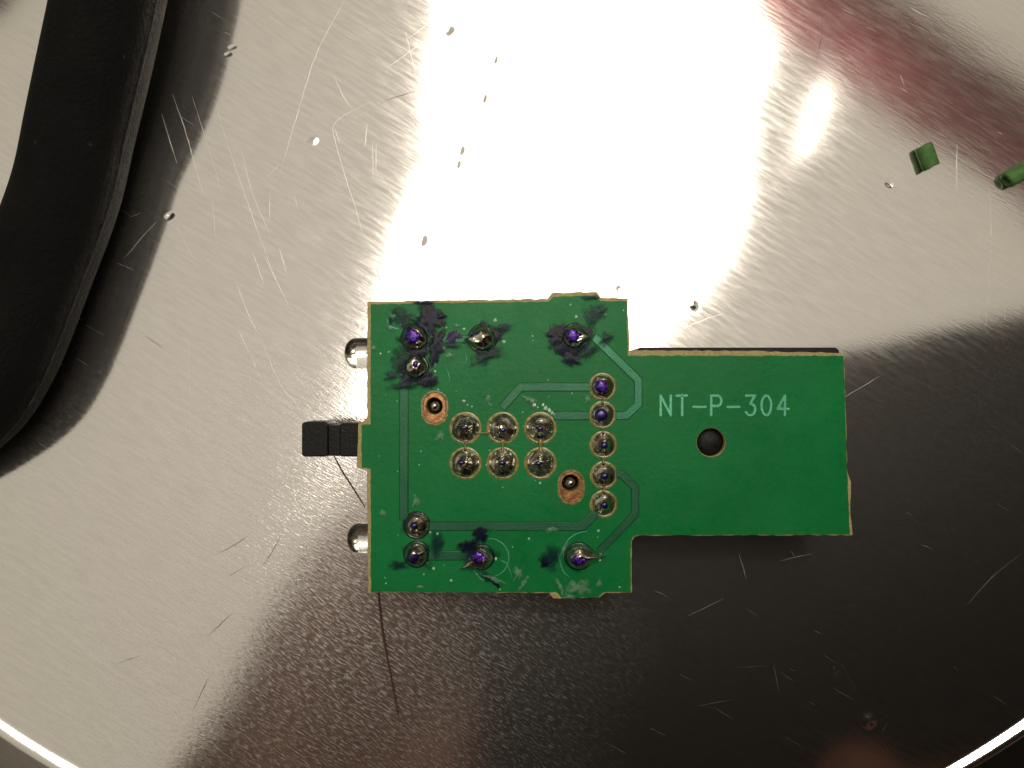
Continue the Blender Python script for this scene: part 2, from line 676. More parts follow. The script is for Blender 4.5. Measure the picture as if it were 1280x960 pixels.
def hair_scratches(nn, seed):
    r = random.Random(seed)
    out = []
    while len(out) < nn:
        x, y = r.uniform(0, 1280), r.uniform(0, 950)
        a = r.gauss(math.radians(75), 0.25) if r.random() < 0.5 else r.gauss(math.radians(-25), 0.4)
        L = r.uniform(8, 45)
        out.append((r.uniform(0.25, 0.6), (x, y), (x + L * math.cos(a) * 0.5 + r.uniform(-1, 1), y + L * math.sin(a) * 0.5), (x + L * math.cos(a), y + L * math.sin(a))))
    return out


def grain_scratches(nn, seed):
    r = random.Random(seed)
    out = []
    while len(out) < nn:
        if r.random() < 0.6:
            x, y = r.gauss(400, 130), r.gauss(740, 130)
        else:
            x, y = r.uniform(0, 1280), r.uniform(0, 950)
        a = ROT + r.gauss(0, 0.07)
        L = r.uniform(6, 30)
        out.append((r.uniform(0.3, 0.8), (x, y), (x + L * math.cos(a), y + L * math.sin(a))))
    return out


s_ = link('scratches', scratch_mesh(SCR + hair_scratches(9, 3) + grain_scratches(330, 9), 1), MAT_SCR, plate, (0, 0, 0))
s_['kind'] = 'stuff'
s_ = link('dull_scratches', scratch_mesh(DSCR, 2), MAT_SCRD, plate, (0, 0, 0))
s_['kind'] = 'stuff'

bm = bmesh.new()
bmesh.ops.create_grid(bm, x_segments=2, y_segments=2, size=150)
tb = link('table_top', from_bm(bm), MAT_TABLE, None, (0, 0, -0.35))
tag(tb, kind='structure')

# ================================================================== the circuit board
B0 = W(760, 560, ZB)
board = empty('circuit_board', (B0.x, B0.y, 0))
tag(board, 'green printed circuit board with solder joints and violet ink, lying on the dish', 'circuit board')

OUT = [(459, 377), (575, 375), (684, 373.5), (690, 366), (718, 365), (746, 364.6), (751, 372), (785, 372.7), (786.5, 438), (920, 438.5),
       (1055, 441), (1057, 504), (1059, 589), (1064, 603), (1063, 635), (1066, 669), (930, 669.5), (799, 669.5), (794, 671), (790, 676), (790, 741),
       (756, 741.5), (750, 747), (691.6, 748), (686, 741.5), (600, 741), (460, 740.5), (459, 588), (453, 586.5), (446, 584), (448, 529),
       (455, 527), (459, 522), (459, 450)]
INN = [(463.5, 380.5), (575, 378.5), (686, 377), (692, 371), (718, 370), (745, 369.5), (750, 376), (783, 376.5), (784.5, 444.5), (920, 444.8),
       (1054, 444.5), (1056, 504), (1058, 589), (1059.5, 603), (1060.5, 635), (1062, 668), (930, 668.5), (797, 668.5), (791, 671), (788.5, 677), (788.5, 739.8),
       (754, 740.2), (748, 746), (702, 746.5), (696, 740), (600, 740), (463.5, 739.5), (463.5, 586), (461, 585.2), (452, 584), (452, 531),
       (463.5, 530.5), (463.5, 450)]
HOLE = (888.7, 553)
OV = [((543.5, 510), (542.8, 507.5), 10.6), ((713.8, 609), (713.3, 604), 11.0)]
h1 = [wpts(circ(HOLE[0], HOLE[1], 17.6, 48))]
hs = [wpts(circ(c[0], c[1], r, 24)) for _, c, r in OV]
SH = [(x - 0, y) for x, y in subdiv(OUT, 7, 0.7, 5)]
link('substrate', slab(wpts(SH), h1 + hs, ZB - 0.16, ZB, 0.003, B0.xy), MAT_SUB, board, (B0.x, B0.y, 0), False)
hm = [wpts(circ(HOLE[0], HOLE[1], 18.3, 48))] + [wpts(stadium(a[0], a[1], 16.0, 5.0)) for a, _, _ in OV]
link('solder_mask', slab(wpts(subdiv(INN, 5, 0.55, 8)), hm, ZB + 0.0005, ZB + 0.006, 0.0015, B0.xy), MAT_MASK, board, (B0.x, B0.y, 0), False)
ZM = ZB + 0.006

TR = [  # width, material, points
    (9.5, MAT_TRACEL, (742, 421), (797.5, 475), (797.5, 505.5), (782.5, 519.6), (770, 519.6)),
    (10, MAT_TRACE, (738, 483.8), (651, 483.8), (627, 510)),
    (10, MAT_TRACE, (737, 519.6), (692, 519.6)),
    (9, MAT_TRACE, (770, 593), (777, 593), (793.6, 609), (793.6, 643), (748, 690)),
    (10.5, MAT_TRACE, (745, 641), (728, 657.6), (530, 657.6)),
    (10.5, MAT_TRACE, (505, 470), (505, 650)),
    (9, MAT_TRACE, (535, 424), (590, 424)),
    (11, MAT_TRACE, (533, 694), (585, 694)),
]
MAT_TRACE_SHADE = simple('painted_trace_shade', (0.0009, 0.095, 0.028), 0.4, 0.0, Specular_IOR_Level=0.2).m  # darker green: shadow line painted along the sides of each trace
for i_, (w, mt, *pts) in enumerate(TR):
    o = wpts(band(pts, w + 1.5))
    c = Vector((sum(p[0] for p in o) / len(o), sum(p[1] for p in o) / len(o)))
    link('trace_shade', slab(o, [], ZM - 0.001, ZM + 0.0008 + 0.0002 * i_, 0.0003, c), MAT_TRACE_SHADE, board, (c.x, c.y, 0), False)
    o = wpts(band(pts, w))
    c = Vector((sum(p[0] for p in o) / len(o), sum(p[1] for p in o) / len(o)))
    link('trace', slab(o, [], ZM, ZM + 0.007, 0.003, c), mt, board, (c.x, c.y, 0), False)

# ---- lettering: stroked capitals, raised copper under the mask
L0, L1 = 494.5, 519.0


def arc(cx, cy, rx, ry, a0, a1, n=10):
    return [(cx + rx * math.cos(math.radians(a0 + (a1 - a0) * i / n)), cy + ry * math.sin(math.radians(a0 + (a1 - a0) * i / n))) for i in range(n + 1)]


GL = {
    'letter_n': [[(825.5, L1), (825.5, L0), (838, L1), (838, L0)]],
    'letter_t': [[(845.5, L0), (858, L0)], [(852.3, L0), (852.3, L1)]],
    'letter_dash': [[(866.3, 508.6), (881.5, 508.6)]],
    'letter_p': [[(888.5, L1), (888.5, L0), (896, L0)] + arc(896, L0 + 6.5, 5.0, 6.5, -90, 90) + [(888.5, L0 + 13)]],
    'letter_dash.001': [[(909, 508.6), (923.5, 508.6)]],
    'figure_three': [[(932, L0), (943, L0), (937.3, L0 + 10)] + arc(937.3, L0 + 17.2, 6.2, 7.2, -80, 150)],
    'figure_zero': [arc(957.3, (L0 + L1) / 2, 6.0, 12.2, 0, 352, 22)],
    'figure_four': [[(980.5, L1), (980.5, L0), (971.5, L0 + 16.5), (985, L0 + 16.5)]],
}


def stroke_mesh(polys, w, z0, z1, org):
    bm = bmesh.new()
    for poly in polys:
        P = [W(a, b, ZB) for a, b in poly]
        for i, p in enumerate(P):
            segs = []
            ww = w * K * 0.5
            # round cap / joint
            top = [bm.verts.new((p.x - org[0] + ww * 0.8 * math.cos(t), p.y - org[1] + ww * 0.8 * math.sin(t), z1 + i * 1e-5)) for t in [math.tau * k / 12 for k in range(12)]]
            bot = [bm.verts.new((p.x - org[0] + ww * math.cos(t), p.y - org[1] + ww * math.sin(t), z0)) for t in [math.tau * k / 12 for k in range(12)]]
            bm.faces.new(top)
            for k in range(12):
                bm.faces.new((bot[k], bot[(k + 1) % 12], top[(k + 1) % 12], top[k]))
            if i:
                a = P[i - 1]
                t = (p - a).normalized()
                s = Vector((-t.y, t.x, 0))
                r = []
                for q in (a, p):
                    r.append([bm.verts.new((q.x - org[0] + s.x * ww * o_, q.y - org[1] + s.y * ww * o_, z_ + (2e-5 if z_ > z0 else 0) + i * 1e-5))
                              for o_, z_ in ((-1, z0), (-0.8, z1), (0.8, z1), (1, z0))])
                for k in range(3):
                    bm.faces.new((r[0][k], r[0][k + 1], r[1][k + 1], r[1][k]))
    return from_bm(bm)


for nm, polys in GL.items():
    allp = [p for q in polys for p in q]
    c = W(sum(p[0] for p in allp) / len(allp), sum(p[1] for p in allp) / len(allp), ZB)
    link(nm.split('.')[0], stroke_mesh(polys, 3.1, ZM, ZM + 0.005, c.xy), MAT_LETTER, board, (c.x, c.y, 0), False)

# ---- copper ovals with their holes
S = K * (H - ZB) / H            # cm per pixel on the board
for (a, c, r) in OV:
    ctr = W(a[0], a[1], ZB)
    link('oval_ring', slab(wpts(stadium(a[0], a[1], 17.2, 5.0)), [wpts(stadium(a[0], a[1], 14.6, 5.0))], ZM, ZM + 0.004, 0.0015, ctr.xy), MAT_RING, board, (ctr.x, ctr.y, 0), False)
    pd = link('oval_pad', slab(wpts(stadium(a[0], a[1], 13.8, 5.0)), [wpts(circ(c[0], c[1], r, 24))], ZB + 0.0005, ZB + 0.007, 0.002, ctr.xy), MAT_COPPER, board, (ctr.x, ctr.y, 0), False)
    cp = W(c[0], c[1], ZB)
    bm = bmesh.new()
    bmesh.ops.create_cone(bm, cap_ends=True, segments=20, radius1=8.0 * S, radius2=5.0 * S, depth=0.12)
    bmesh.ops.translate(bm, verts=bm.verts, vec=(0, 0, ZB - 0.06))
    link('locating_post', from_bm(bm), MAT_LEAD, pd, (cp.x, cp.y, 0))

# ---- solder joints


def joint_mesh(R, prof, seed, wob=0.06, spike=None, squash=1.0):
    """prof: (r, z) in units of R; spike: (dx, dy, power) pulls the upper part sideways"""
    bm = bmesh.new()
    N = 36
    rows = []
    pr = bez([Vector((a, b, 0)) for a, b in prof], 4)
    for p in pr:
        r_, z_ = max(p.x, 0.0), p.y
        row = []
        for k in range(N):
            a = math.tau * k / N
            f = 1 + wob * (noise.noise(Vector((math.cos(a) * 1.3, math.sin(a) * 1.3 + seed * 7.1, z_ * 1.5))) * 1.6)
            x, y, z = r_ * math.cos(a) * f, r_ * math.sin(a) * f * squash, z_ * (1 + 0.25 * noise.noise(Vector((x_ := r_ * math.cos(a) * 1.7, r_ * math.sin(a) * 1.7, seed * 3.3))))
            if spike:
                d = math.hypot(spike[0], spike[1])
                al = (x * spike[0] + y * spike[1]) / d
                if al > 0:
                    t = (al / 1.0) ** spike[2]
                    x += spike[0] * t
                    y += spike[1] * t
                    pinch = 1 - 0.85 * min(1, t)
                    px_ = (-spike[1] / d) * (x * (-spike[1] / d) + y * (spike[0] / d))
                    py_ = (spike[0] / d) * (x * (-spike[1] / d) + y * (spike[0] / d))
                    x -= px_ * (1 - pinch)
                    y -= py_ * (1 - pinch)
            row.append(bm.verts.new((x * R, y * R, z * R)))
        rows.append(row)
    for a, b in zip(rows, rows[1:]):
        for k in range(N):
            bm.faces.new((a[k], a[(k + 1) % N], b[(k + 1) % N], b[k]))
    bm.faces.new(rows[-1])
    return from_bm(bm)


CONE = [(1.0, 0.0), (0.95, 0.12), (0.78, 0.30), (0.55, 0.46), (0.36, 0.62), (0.22, 0.74), (0.02, 0.76)]
DOME = [(1.0, 0.0), (1.02, 0.22), (0.96, 0.50), (0.78, 0.78), (0.52, 0.97), (0.25, 1.05), (0.02, 1.07)]


def ring_mesh(r0, r1, h, seed):
    bm = bmesh.new()
    N = 40
    rows = []
    for rr_, z in ((r0, 0.0), (r0 * 0.7 + r1 * 0.3, h), (r0 * 0.35 + r1 * 0.65, h * 0.9), (r1, 0.0)):
        rows.append([bm.verts.new((rr_ * math.cos(math.tau * k / N) * (1 + 0.03 * noise.noise(Vector((math.cos(math.tau * k / N) * 2, math.sin(math.tau * k / N) * 2, seed)))),
                                   rr_ * math.sin(math.tau * k / N), z)) for k in range(N)])
    for a, b in zip(rows, rows[1:]):
        for k in range(N):
            bm.faces.new((a[k], a[(k + 1) % N], b[(k + 1) % N], b[k]))
    return from_bm(bm)


def pin_mesh(rx, ry, h, seed, n=14):
    bm = bmesh.new()
    rows = []
    for f, z in ((1.0, -h), (1.0, h * 0.5), (0.85, h * 0.85), (0.45, h)):
        rows.append([bm.verts.new((rx * f * math.cos(math.tau * k / n) * (1 + 0.12 * noise.noise(Vector((k * 0.7, seed, z * 9)))),
                                   ry * f * math.sin(math.tau * k / n) * (1 + 0.12 * noise.noise(Vector((k * 0.7, seed + 4, z * 9)))), z)) for k in range(n)])
    for a, b in zip(rows, rows[1:]):
        for k in range(n):
            bm.faces.new((a[k], a[(k + 1) % n], b[(k + 1) % n], b[k]))
    bm.faces.new(rows[-1])
    return from_bm(bm)


def joint(px, py, R, kind, seed, spike=None, ring=True, pin=None, mat=None, dark=False, squash=1.0):
    c = W(px, py, ZB)
    loc = (c.x, c.y, ZM - 0.001)
    prof = CONE if kind == 'cone' else DOME
    j = link('solder_joint', joint_mesh(R * S, prof, seed, 0.06, spike, squash), mat or MAT_SOLDER, board, loc)
    if ring:
        link('flux_ring', ring_mesh(R * 0.93 * S, (R + 3.3) * S, 0.004 if not dark else 0.009, seed), MAT_DARKRING if dark else MAT_RING, j, loc)
    if pin:
        dx, dy, rx, ry, z, pm = pin
        link('pin', pin_mesh(rx * S, ry * S, 0.02, seed), pm, j, (c.x + dx * S, c.y - dy * S, ZM + z * R * S))
    return j


sd = 0
PG = {(0, 0): (-1.5, -1), (1, 0): (0, 2), (2, 0): (-1, 0), (0, 1): (-4.5, -2), (1, 1): (-1, -1.5), (2, 1): (-3, -1)}
for j_, y in enumerate((535, 579)):
    for i_, x in enumerate((581.8, 628.3, 675.5)):
        sd += 1
        dx, dy = PG[(i_, j_)]
        joint(x, y, 17.6, 'cone', sd, None, True, (dx, dy, 5.0, 2.8, 0.70, MAT_INKD))
for i_, (x, y) in enumerate(((753, 483.3), (753, 518.6), (754, 556), (754.5, 594), (754.3, 630))):
    sd += 1
    big = i_ < 2
    joint(x, y, 14.6, 'cone', sd, None, True, (-2.5 if big else 0, 0, 8.0 if big else 4.6, 8.0 if big else 4.6, 0.62 if big else 0.68, MAT_INKM if i_ == 0 else MAT_INKD))
joint(519.5, 422.5, 15.5, 'dome', 21, None, True, (-2, -1, 9.0, 9.0, 0.93, MAT_INKM), MAT_SOLDERB, True)
joint(603, 423.5, 15.5, 'dome', 22, (-0.42, -0.02, 1.5), True, (-9, 0, 6.5, 6.5, 0.62, MAT_INKM), MAT_SOLDERB, True)
joint(717.5, 421.5, 14.5, 'dome', 23, (0.45, 0.0, 1.8), True, (-3, -1, 8.6, 8.6, 0.93, MAT_INKM), MAT_SOLDER, True)
joint(519.5, 459, 14.0, 'dome', 24, None, True, (1.5, -3.5, 3.4, 4.4, 1.0, MAT_INKM), MAT_SOLDERB, True)
joint(521, 656.5, 14.5, 'cone', 25, None, True, (-2, -1, 4.5, 4.5, 0.7, MAT_INKD), MAT_SOLDERB, True)
joint(521, 692.5, 14.0, 'dome', 26, None, True, (-3, 1, 7.5, 8.5, 0.86, MAT_INKD), MAT_SOLDERB, True)
joint(602, 696, 13.5, 'dome', 27, (-1.05, -0.55, 2.2), True, (-3.5, -1.5, 9.5, 7.5, 0.86, MAT_INKM), MAT_SOLDERB, True)
joint(723, 695, 15.0, 'dome', 28, (1.25, 0.06, 2.4), True, (-1.5, 2, 9.0, 7.0, 0.88, MAT_INKM), MAT_SOLDERB, True)

# ---- small solder bridges between the rows (bright webs)
for (x0, y0, x1, y1, w) in ((581.8, 549, 581.8, 562, 3), (628.3, 550, 628.3, 565, 5), (675.5, 551, 675.5, 565, 6), (596, 541, 612, 541, 2.5),
                            (753, 498, 753, 504, 3), (753.5, 534, 753.5, 541, 3), (754, 571, 754, 579, 4), (754.5, 608, 754.5, 615, 4)):
    a, b = W(x0, y0, ZB), W(x1, y1, ZB)
    mid = (a + b) / 2
    pts = [a.lerp(b, t / 6) - mid for t in range(7)]
    pts = [Vector((p.x, p.y, 0.012)) for p in pts]
    link('solder_bridge', tube(pts, [w * S * (0.7 + 0.5 * abs(t - 3) / 3) * 0.5 for t in range(7)], 10), MAT_RING, board, (mid.x, mid.y, ZM))

# ---- ink and flux films


def blob(px, py, rx, ry, rot, mat, nm, z, seed, rag=0.35):
    r = random.Random(seed)
    n = 48
    ca, sa = math.cos(rot), math.sin(rot)
    c = W(px, py, ZB)
    steps = (0.0, 0.35, 0.6, 0.8, 0.92, 1.0)
    vs, fs, ins = [(0.0, 0.0, z + 0.003)], [], [1.0]
    for si, t in enumerate(steps[1:]):
        for k in range(n):
            a = math.tau * k / n
            f = 1 + rag * noise.noise(Vector((math.cos(a) * 1.6, math.sin(a) * 1.6, seed * 5.7))) * 1.8
            f *= 1.12 * t
            x, y = rx * f * math.cos(a), ry * f * math.sin(a)
            w = W(px + x * ca - y * sa, py + x * sa + y * ca, ZB)
            q = noise.noise(Vector((w.x * 14, w.y * 14, seed)))
            vs.append((w.x - c.x, w.y - c.y, z + 0.003 * (1 - t * t) * (1 + 0.8 * q)))
            ins.append(1.0 - t ** 1.6)
    for k in range(n):
        fs.append((0, 1 + k, 1 + (k + 1) % n))
        for si in range(len(steps) - 2):
            o_ = 1 + si * n
            fs.append((o_ + k, o_ + n + k, o_ + n + (k + 1) % n, o_ + (k + 1) % n))
    me = bpy.data.meshes.new(nm)
    me.from_pydata(vs, [], fs)
    at = me.attributes.new('inside', 'FLOAT', 'POINT')
    at.data.foreach_set('value', ins)
    if me.polygons[0].normal.z < 0:
        me.flip_normals()
    return link(nm, me, mat, board, (c.x, c.y, 0), True)


INK = [(536, 399, 19, 17, 0.3, MAT_INK), (545, 433, 12, 22, 0.2, MAT_INK), (566, 421, 10, 7, 0.0, MAT_INKV), (520, 424, 21, 21, 0, MAT_INK),
       (517, 467, 24, 15, 0.1, MAT_INK), (536, 474, 14, 10, -0.3, MAT_INK), (490, 470, 12, 7, -0.4, MAT_INKF), (502, 450, 16, 17, 0.6, MAT_INKF),
       (531, 378.5, 16, 3, 0, MAT_INK), (505, 398, 16, 14, 0, MAT_INKF), (606, 424, 19, 21, 0, MAT_INK), (608, 446, 26, 9, -0.3, MAT_INKF),
       (628, 410, 14, 7, -0.2, MAT_INKF), (696, 421, 14, 15, 0.4, MAT_INK), (713, 446, 14, 11, 0.8, MAT_INK), (734, 440, 20, 9, -0.4, MAT_INKF),
       (742, 394, 20, 14, -0.5, MAT_INKF), (757, 423, 12, 8, -1.0, MAT_INKF), (718, 422, 22, 22, 0, MAT_INK), (739, 372, 12, 4, 0, MAT_INKF),
       (498, 706, 12, 7, 0, MAT_INKF), (546, 680, 10, 16, 0, MAT_INKF), (601, 668, 12, 9, 0.2, MAT_INK), (584, 681, 12, 9, -0.3, MAT_INK),
       (611, 722, 15, 6, 0.5, MAT_INKF), (619, 728, 9, 3, 0.7, MAT_INK), (690, 697, 14, 18, 0.2, MAT_INKF), (680, 702, 7, 6, 0, MAT_INK), (520, 693, 19, 19, 0, MAT_INKF),
       (521, 657, 18, 18, 0, MAT_INKF), (601, 697, 21, 20, 0, MAT_INKF), (724, 695, 21, 20, 0, MAT_INKF), (524, 440, 14, 8, 0, MAT_INK), (505, 483, 20, 6, 0, MAT_INKF),
       (551, 395, 7, 4, 0, MAT_INK), (560, 432, 14, 5, 0, MAT_INKF), (490, 400, 4, 9, 0.3, MAT_INKF)]
for i, (x, y, rx, ry, ro, mt) in enumerate(INK):
    blob(x, y, rx, ry, ro, mt, 'ink_smear', ZM + 0.0068 + i * 0.0004, 40 + i)
FL = [(722, 733, 17, 12, 0.1), (712, 744, 10, 3, 0), (648, 714, 6, 9, 0.3), (661, 499, 9, 5, 0.3), (563, 444, 5, 4, 0), (556, 435, 3, 3, 0), (610, 497, 3, 8, 0.1),
      (734, 499, 4, 6, 0.2), (492, 396, 4, 4, 0), (468, 435, 4, 3, 0), (489, 410, 5, 3, 0.4), (572, 407, 5, 2, 0.2), (700, 732, 3, 12, -0.4), (617, 722, 14, 3, 0.4),
      (704, 686, 2.5, 9, 0.4), (480, 640, 4, 5, 0), (521, 626, 6, 8, 0.2), (552, 544, 5, 7, 0.6), (526, 732, 6, 2, 0), (655, 727, 4, 10, 0.5), (545, 457, 2, 6, 0.3), (690, 660, 10, 4, 0), (748, 728, 3, 6, 0.4)]
for i, (x, y, rx, ry, ro) in enumerate(FL):
    blob(x, y, rx, ry, ro, MAT_FLUX, 'flux_crust', ZM + 0.0268 + i * 0.0002, 140 + i, 0.45)
# curved pale scratch rings beside the lower joints
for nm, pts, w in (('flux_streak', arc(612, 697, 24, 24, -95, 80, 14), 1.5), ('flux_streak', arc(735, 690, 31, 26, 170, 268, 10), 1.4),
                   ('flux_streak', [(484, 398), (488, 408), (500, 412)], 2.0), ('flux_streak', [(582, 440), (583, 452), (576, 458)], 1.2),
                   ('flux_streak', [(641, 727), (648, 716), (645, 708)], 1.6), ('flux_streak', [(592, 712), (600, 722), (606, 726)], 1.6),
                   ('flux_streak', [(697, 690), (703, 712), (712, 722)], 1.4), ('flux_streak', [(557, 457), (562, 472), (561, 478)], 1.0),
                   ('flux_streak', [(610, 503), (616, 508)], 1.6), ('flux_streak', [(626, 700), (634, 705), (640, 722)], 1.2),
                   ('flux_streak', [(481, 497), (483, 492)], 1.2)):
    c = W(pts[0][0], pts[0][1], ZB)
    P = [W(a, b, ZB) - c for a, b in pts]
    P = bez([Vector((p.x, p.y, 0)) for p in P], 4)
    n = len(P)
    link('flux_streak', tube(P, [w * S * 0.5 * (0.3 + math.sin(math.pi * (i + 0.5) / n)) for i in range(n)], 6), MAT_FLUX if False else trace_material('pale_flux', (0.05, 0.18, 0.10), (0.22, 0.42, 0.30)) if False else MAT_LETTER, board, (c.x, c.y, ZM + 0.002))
# glassy specks
r = random.Random(11)
SP = [(580, 501, 2.4), (584.5, 506, 1.2), (590, 508, 1.2), (665, 501, 1.8), (668, 506, 2.2), (672, 509, 1.6), (679, 506, 1.6), (682, 510, 2.6), (687, 513, 2.2), (690, 516, 1.8), (693, 518, 1.6),
      (619, 400, 1.8), (630, 427, 1.6), (580, 411, 1.4), (544, 464, 1.6), (675, 603.5, 1.6), (542, 710, 1.5), (564, 725, 1.5), (620, 698, 1.7), (625, 736, 1.3), (661, 673, 1.4),
      (720, 396, 1.8), (757, 393, 1.3), (618, 401, 1.2), (748, 663, 1.3), (547, 667, 1.4), (486, 440, 1.2), (476, 442, 1.1), (538, 665, 1.2), (618, 662, 1.2),
      (548, 487, 1.0), (552, 491, 0.9), (556, 494, 0.9), (713, 381, 1.3), (757, 422, 1.0), (779, 388, 1.0), (700, 620, 1.0), (750, 700, 1.4), (748, 695, 1.2)]
for _ in range(46):
    SP.append((r.uniform(470, 775), r.uniform(385, 735), r.uniform(0.5, 0.95)))
speck = None
for (x, y, rr_) in SP:
    if speck is None:
        bm = bmesh.new()
        bmesh.ops.create_icosphere(bm, subdivisions=2, radius=1.0)
        for v in bm.verts:
            v.co *= 1 + 0.5 * noise.noise(v.co * 1.7)
        speck = from_bm(bm)
    c = W(x, y, ZB)
    o = link('flux_speck', speck, MAT_SPECK, board, (c.x, c.y, ZM + 0.002))
    o.scale = (rr_ * S * r.uniform(0.8, 1.3), rr_ * S * r.uniform(0.8, 1.3), rr_ * S * 0.7)
    o.rotation_euler.z = r.uniform(0, 3)


# ---- what hangs under the board: housings, lamps' lenses, slide switch
def rbox(x0, x1, y0, y1, z0, z1, r_, b, org, nn=5):
    """rounded box outline in world units"""
    pts = []
    for cx, cy, a0 in ((x1 - r_, y1 - r_, 0), (x0 + r_, y1 - r_, 90), (x0 + r_, y0 + r_, 180), (x1 - r_, y0 + r_, 270)):
        for k in range(nn + 1):
            a = math.radians(a0 + 90 * k / nn)
            pts.append((cx + r_ * math.cos(a), cy + r_ * math.sin(a)))
    return slab(pts, [], z0, z1, b, org)


ZU = ZB - 0.16
a, b = W(795, 434.5, ZU - 0.02), W(1048, 640, ZU - 0.02)
c = (a + b) / 2
link('connector_housing', rbox(a.x, b.x, b.y, a.y, 0.002, ZU - 0.003, 0.03, 0.008, c.xy), MAT_BLACK, board, (c.x, c.y, 0), False)
a, b = W(500, 430, ZU), W(775, 690, ZU)
c = (a + b) / 2
link('jack_housing', rbox(a.x, b.x, b.y, a.y, 0.002, ZU - 0.003, 0.05, 0.01, c.xy), MAT_BLACK, board, (c.x, c.y, 0), False)

a = W(888.7, 553, ZB - 0.03)
bm = bmesh.new()
rows = []
for rr_, z_ in ((0.098, ZU - 0.01), (0.0915, ZB - 0.06), (0.086, ZB - 0.045), (0.05, ZB - 0.034), (0.004, ZB - 0.03)):
    rows.append([bm.verts.new((rr_ * math.cos(math.tau * k / 32), rr_ * math.sin(math.tau * k / 32), z_)) for k in range(32)])
for p_, q_ in zip(rows, rows[1:]):
    for k in range(32):
        bm.faces.new((p_[k], p_[(k + 1) % 32], q_[(k + 1) % 32], q_[k]))
bm.faces.new(rows[-1])
link('hole_plug', from_bm(bm), MAT_BLACK, board, (a.x, a.y, 0))  # added black plug, fills the hole so its inside reads dark

# slide switch knob: two blocks and a narrower web, lying left of the board
zt, zb_ = ZU - 0.015, ZU - 0.27
c = W(412, 549, zt)


def sbox(px0, py0, px1, py1, z0, z1, rr_, bev):
    a_, b_ = W(px0, py1, z1), W(px1, py0, z1)
    return rbox(a_.x, b_.x, a_.y, b_.y, z0, z1, rr_, bev, c.xy)


sw = link('slide_switch', sbox(424.5, 529, 500, 571, zb_, zt, 0.02, 0.008), MAT_BLACK, board, (c.x, c.y, 0), False)
link('switch_knob', sbox(377, 527.5, 410, 571, zb_ - 0.01, zt + 0.004, 0.022, 0.008), MAT_BLACK, sw, (c.x, c.y, 0), False)
link('switch_stem', sbox(409, 531.5, 426, 570, zb_ + 0.02, zt - 0.022, 0.004, 0.003), MAT_BLACK, sw, (c.x, c.y, 0), False)
cc = W(432, 549, zt)
link('moulded_circle', slab([(cc.x + 0.045 * math.cos(t), cc.y + 0.045 * math.sin(t)) for t in [math.tau * k / 28 for k in range(28)]],
                            [[(cc.x + 0.038 * math.cos(t), cc.y + 0.038 * math.sin(t)) for t in [math.tau * k / 28 for k in range(28)]]], zt, zt + 0.002, 0.0005, cc.xy), MAT_BLACK, sw, (cc.x, cc.y, 0), False)

for (px, py, rp_, tip) in ((445, 441.5, 19.3, 431), (447, 672.5, 18.6, 434)):
    zc = ZU - 0.10
    rr_ = rp_ * K * (H - zc) / H
    tipw = W(tip, py, zc)
    prof = []
    for k in range(11):
        t = k / 10 * math.pi / 2
        prof.append(((-rr_ * math.cos(t) + rr_) * 0.78, rr_ * math.sin(t) ** 0.86))      # along, radius
    prof += [(rr_ + 0.10, rr_), (rr_ + 0.26, rr_), (rr_ + 0.262, rr_ * 1.15), (rr_ + 0.32, rr_ * 1.15)]
    bm = bmesh.new()
    rows = []
    for al, rd in prof:
        rows.append([bm.verts.new((al, max(rd, 1e-4) * math.cos(math.tau * k / 40), max(rd, 1e-4) * math.sin(math.tau * k / 40))) for k in range(40)])
    for p_, q_ in zip(rows, rows[1:]):
        for k in range(40):
            bm.faces.new((p_[k], p_[(k + 1) % 40], q_[(k + 1) % 40], q_[k]))
    bm.faces.new(rows[0])
    bm.faces.new(rows[-1])
    le = link('led_lens', from_bm(bm), MAT_LENS, board, tipw)
    bm = bmesh.new()
    bmesh.ops.create_cone(bm, cap_ends=True, segments=20, radius1=rr_ * 0.62, radius2=rr_ * 0.42, depth=0.07, matrix=Matrix.Rotation(math.pi / 2, 4, 'Y'))
    link('reflector_cup', from_bm(bm), MAT_LEAD, le, tipw + Vector((rr_ + 0.12, 0, 0)))

# ================================================================== the black rubber cable
MID = [(120, -330, 0.80), (158, -180, 0.66), (148, -60, 0.60), (133, 20, 0.57), (120, 80, 0.52), (102, 160, 0.43), (84, 240, 0.385), (51, 330, 0.385), (2, 452, 0.385),
       (-50, 520, 0.385), (-170, 590, 0.385), (-330, 660, 0.385)]
RC = 54 * K
path = bez([W(*q) for q in MID], 10)
rise = []
for p in bez([Vector(q) for q in ((-10.0, 7.0, 9.0), (-8.2, 5.9, 7.4), (-6.2, 5.5, 4.8), (-4.3, 5.0, 2.2), tuple(path[0]))], 8)[:-1]:
    rise.append(p)
path = rise + path


def csec(a_):
    c_, s_v = math.cos(a_), math.sin(a_)
    e_ = 0.88
    return (math.copysign(abs(c_) ** e_, c_), 1.2 * math.copysign(abs(s_v) ** e_, s_v))


radii = [RC] * len(path)
rc_me = tube(path, radii, 56, True, Vector((0, 0, 1)), csec)
cable = link('rubber_cable', rc_me, MAT_RUBBER)
tag(cable, 'thick matt black rubber cable curving over the corner of the metal dish', 'cable')
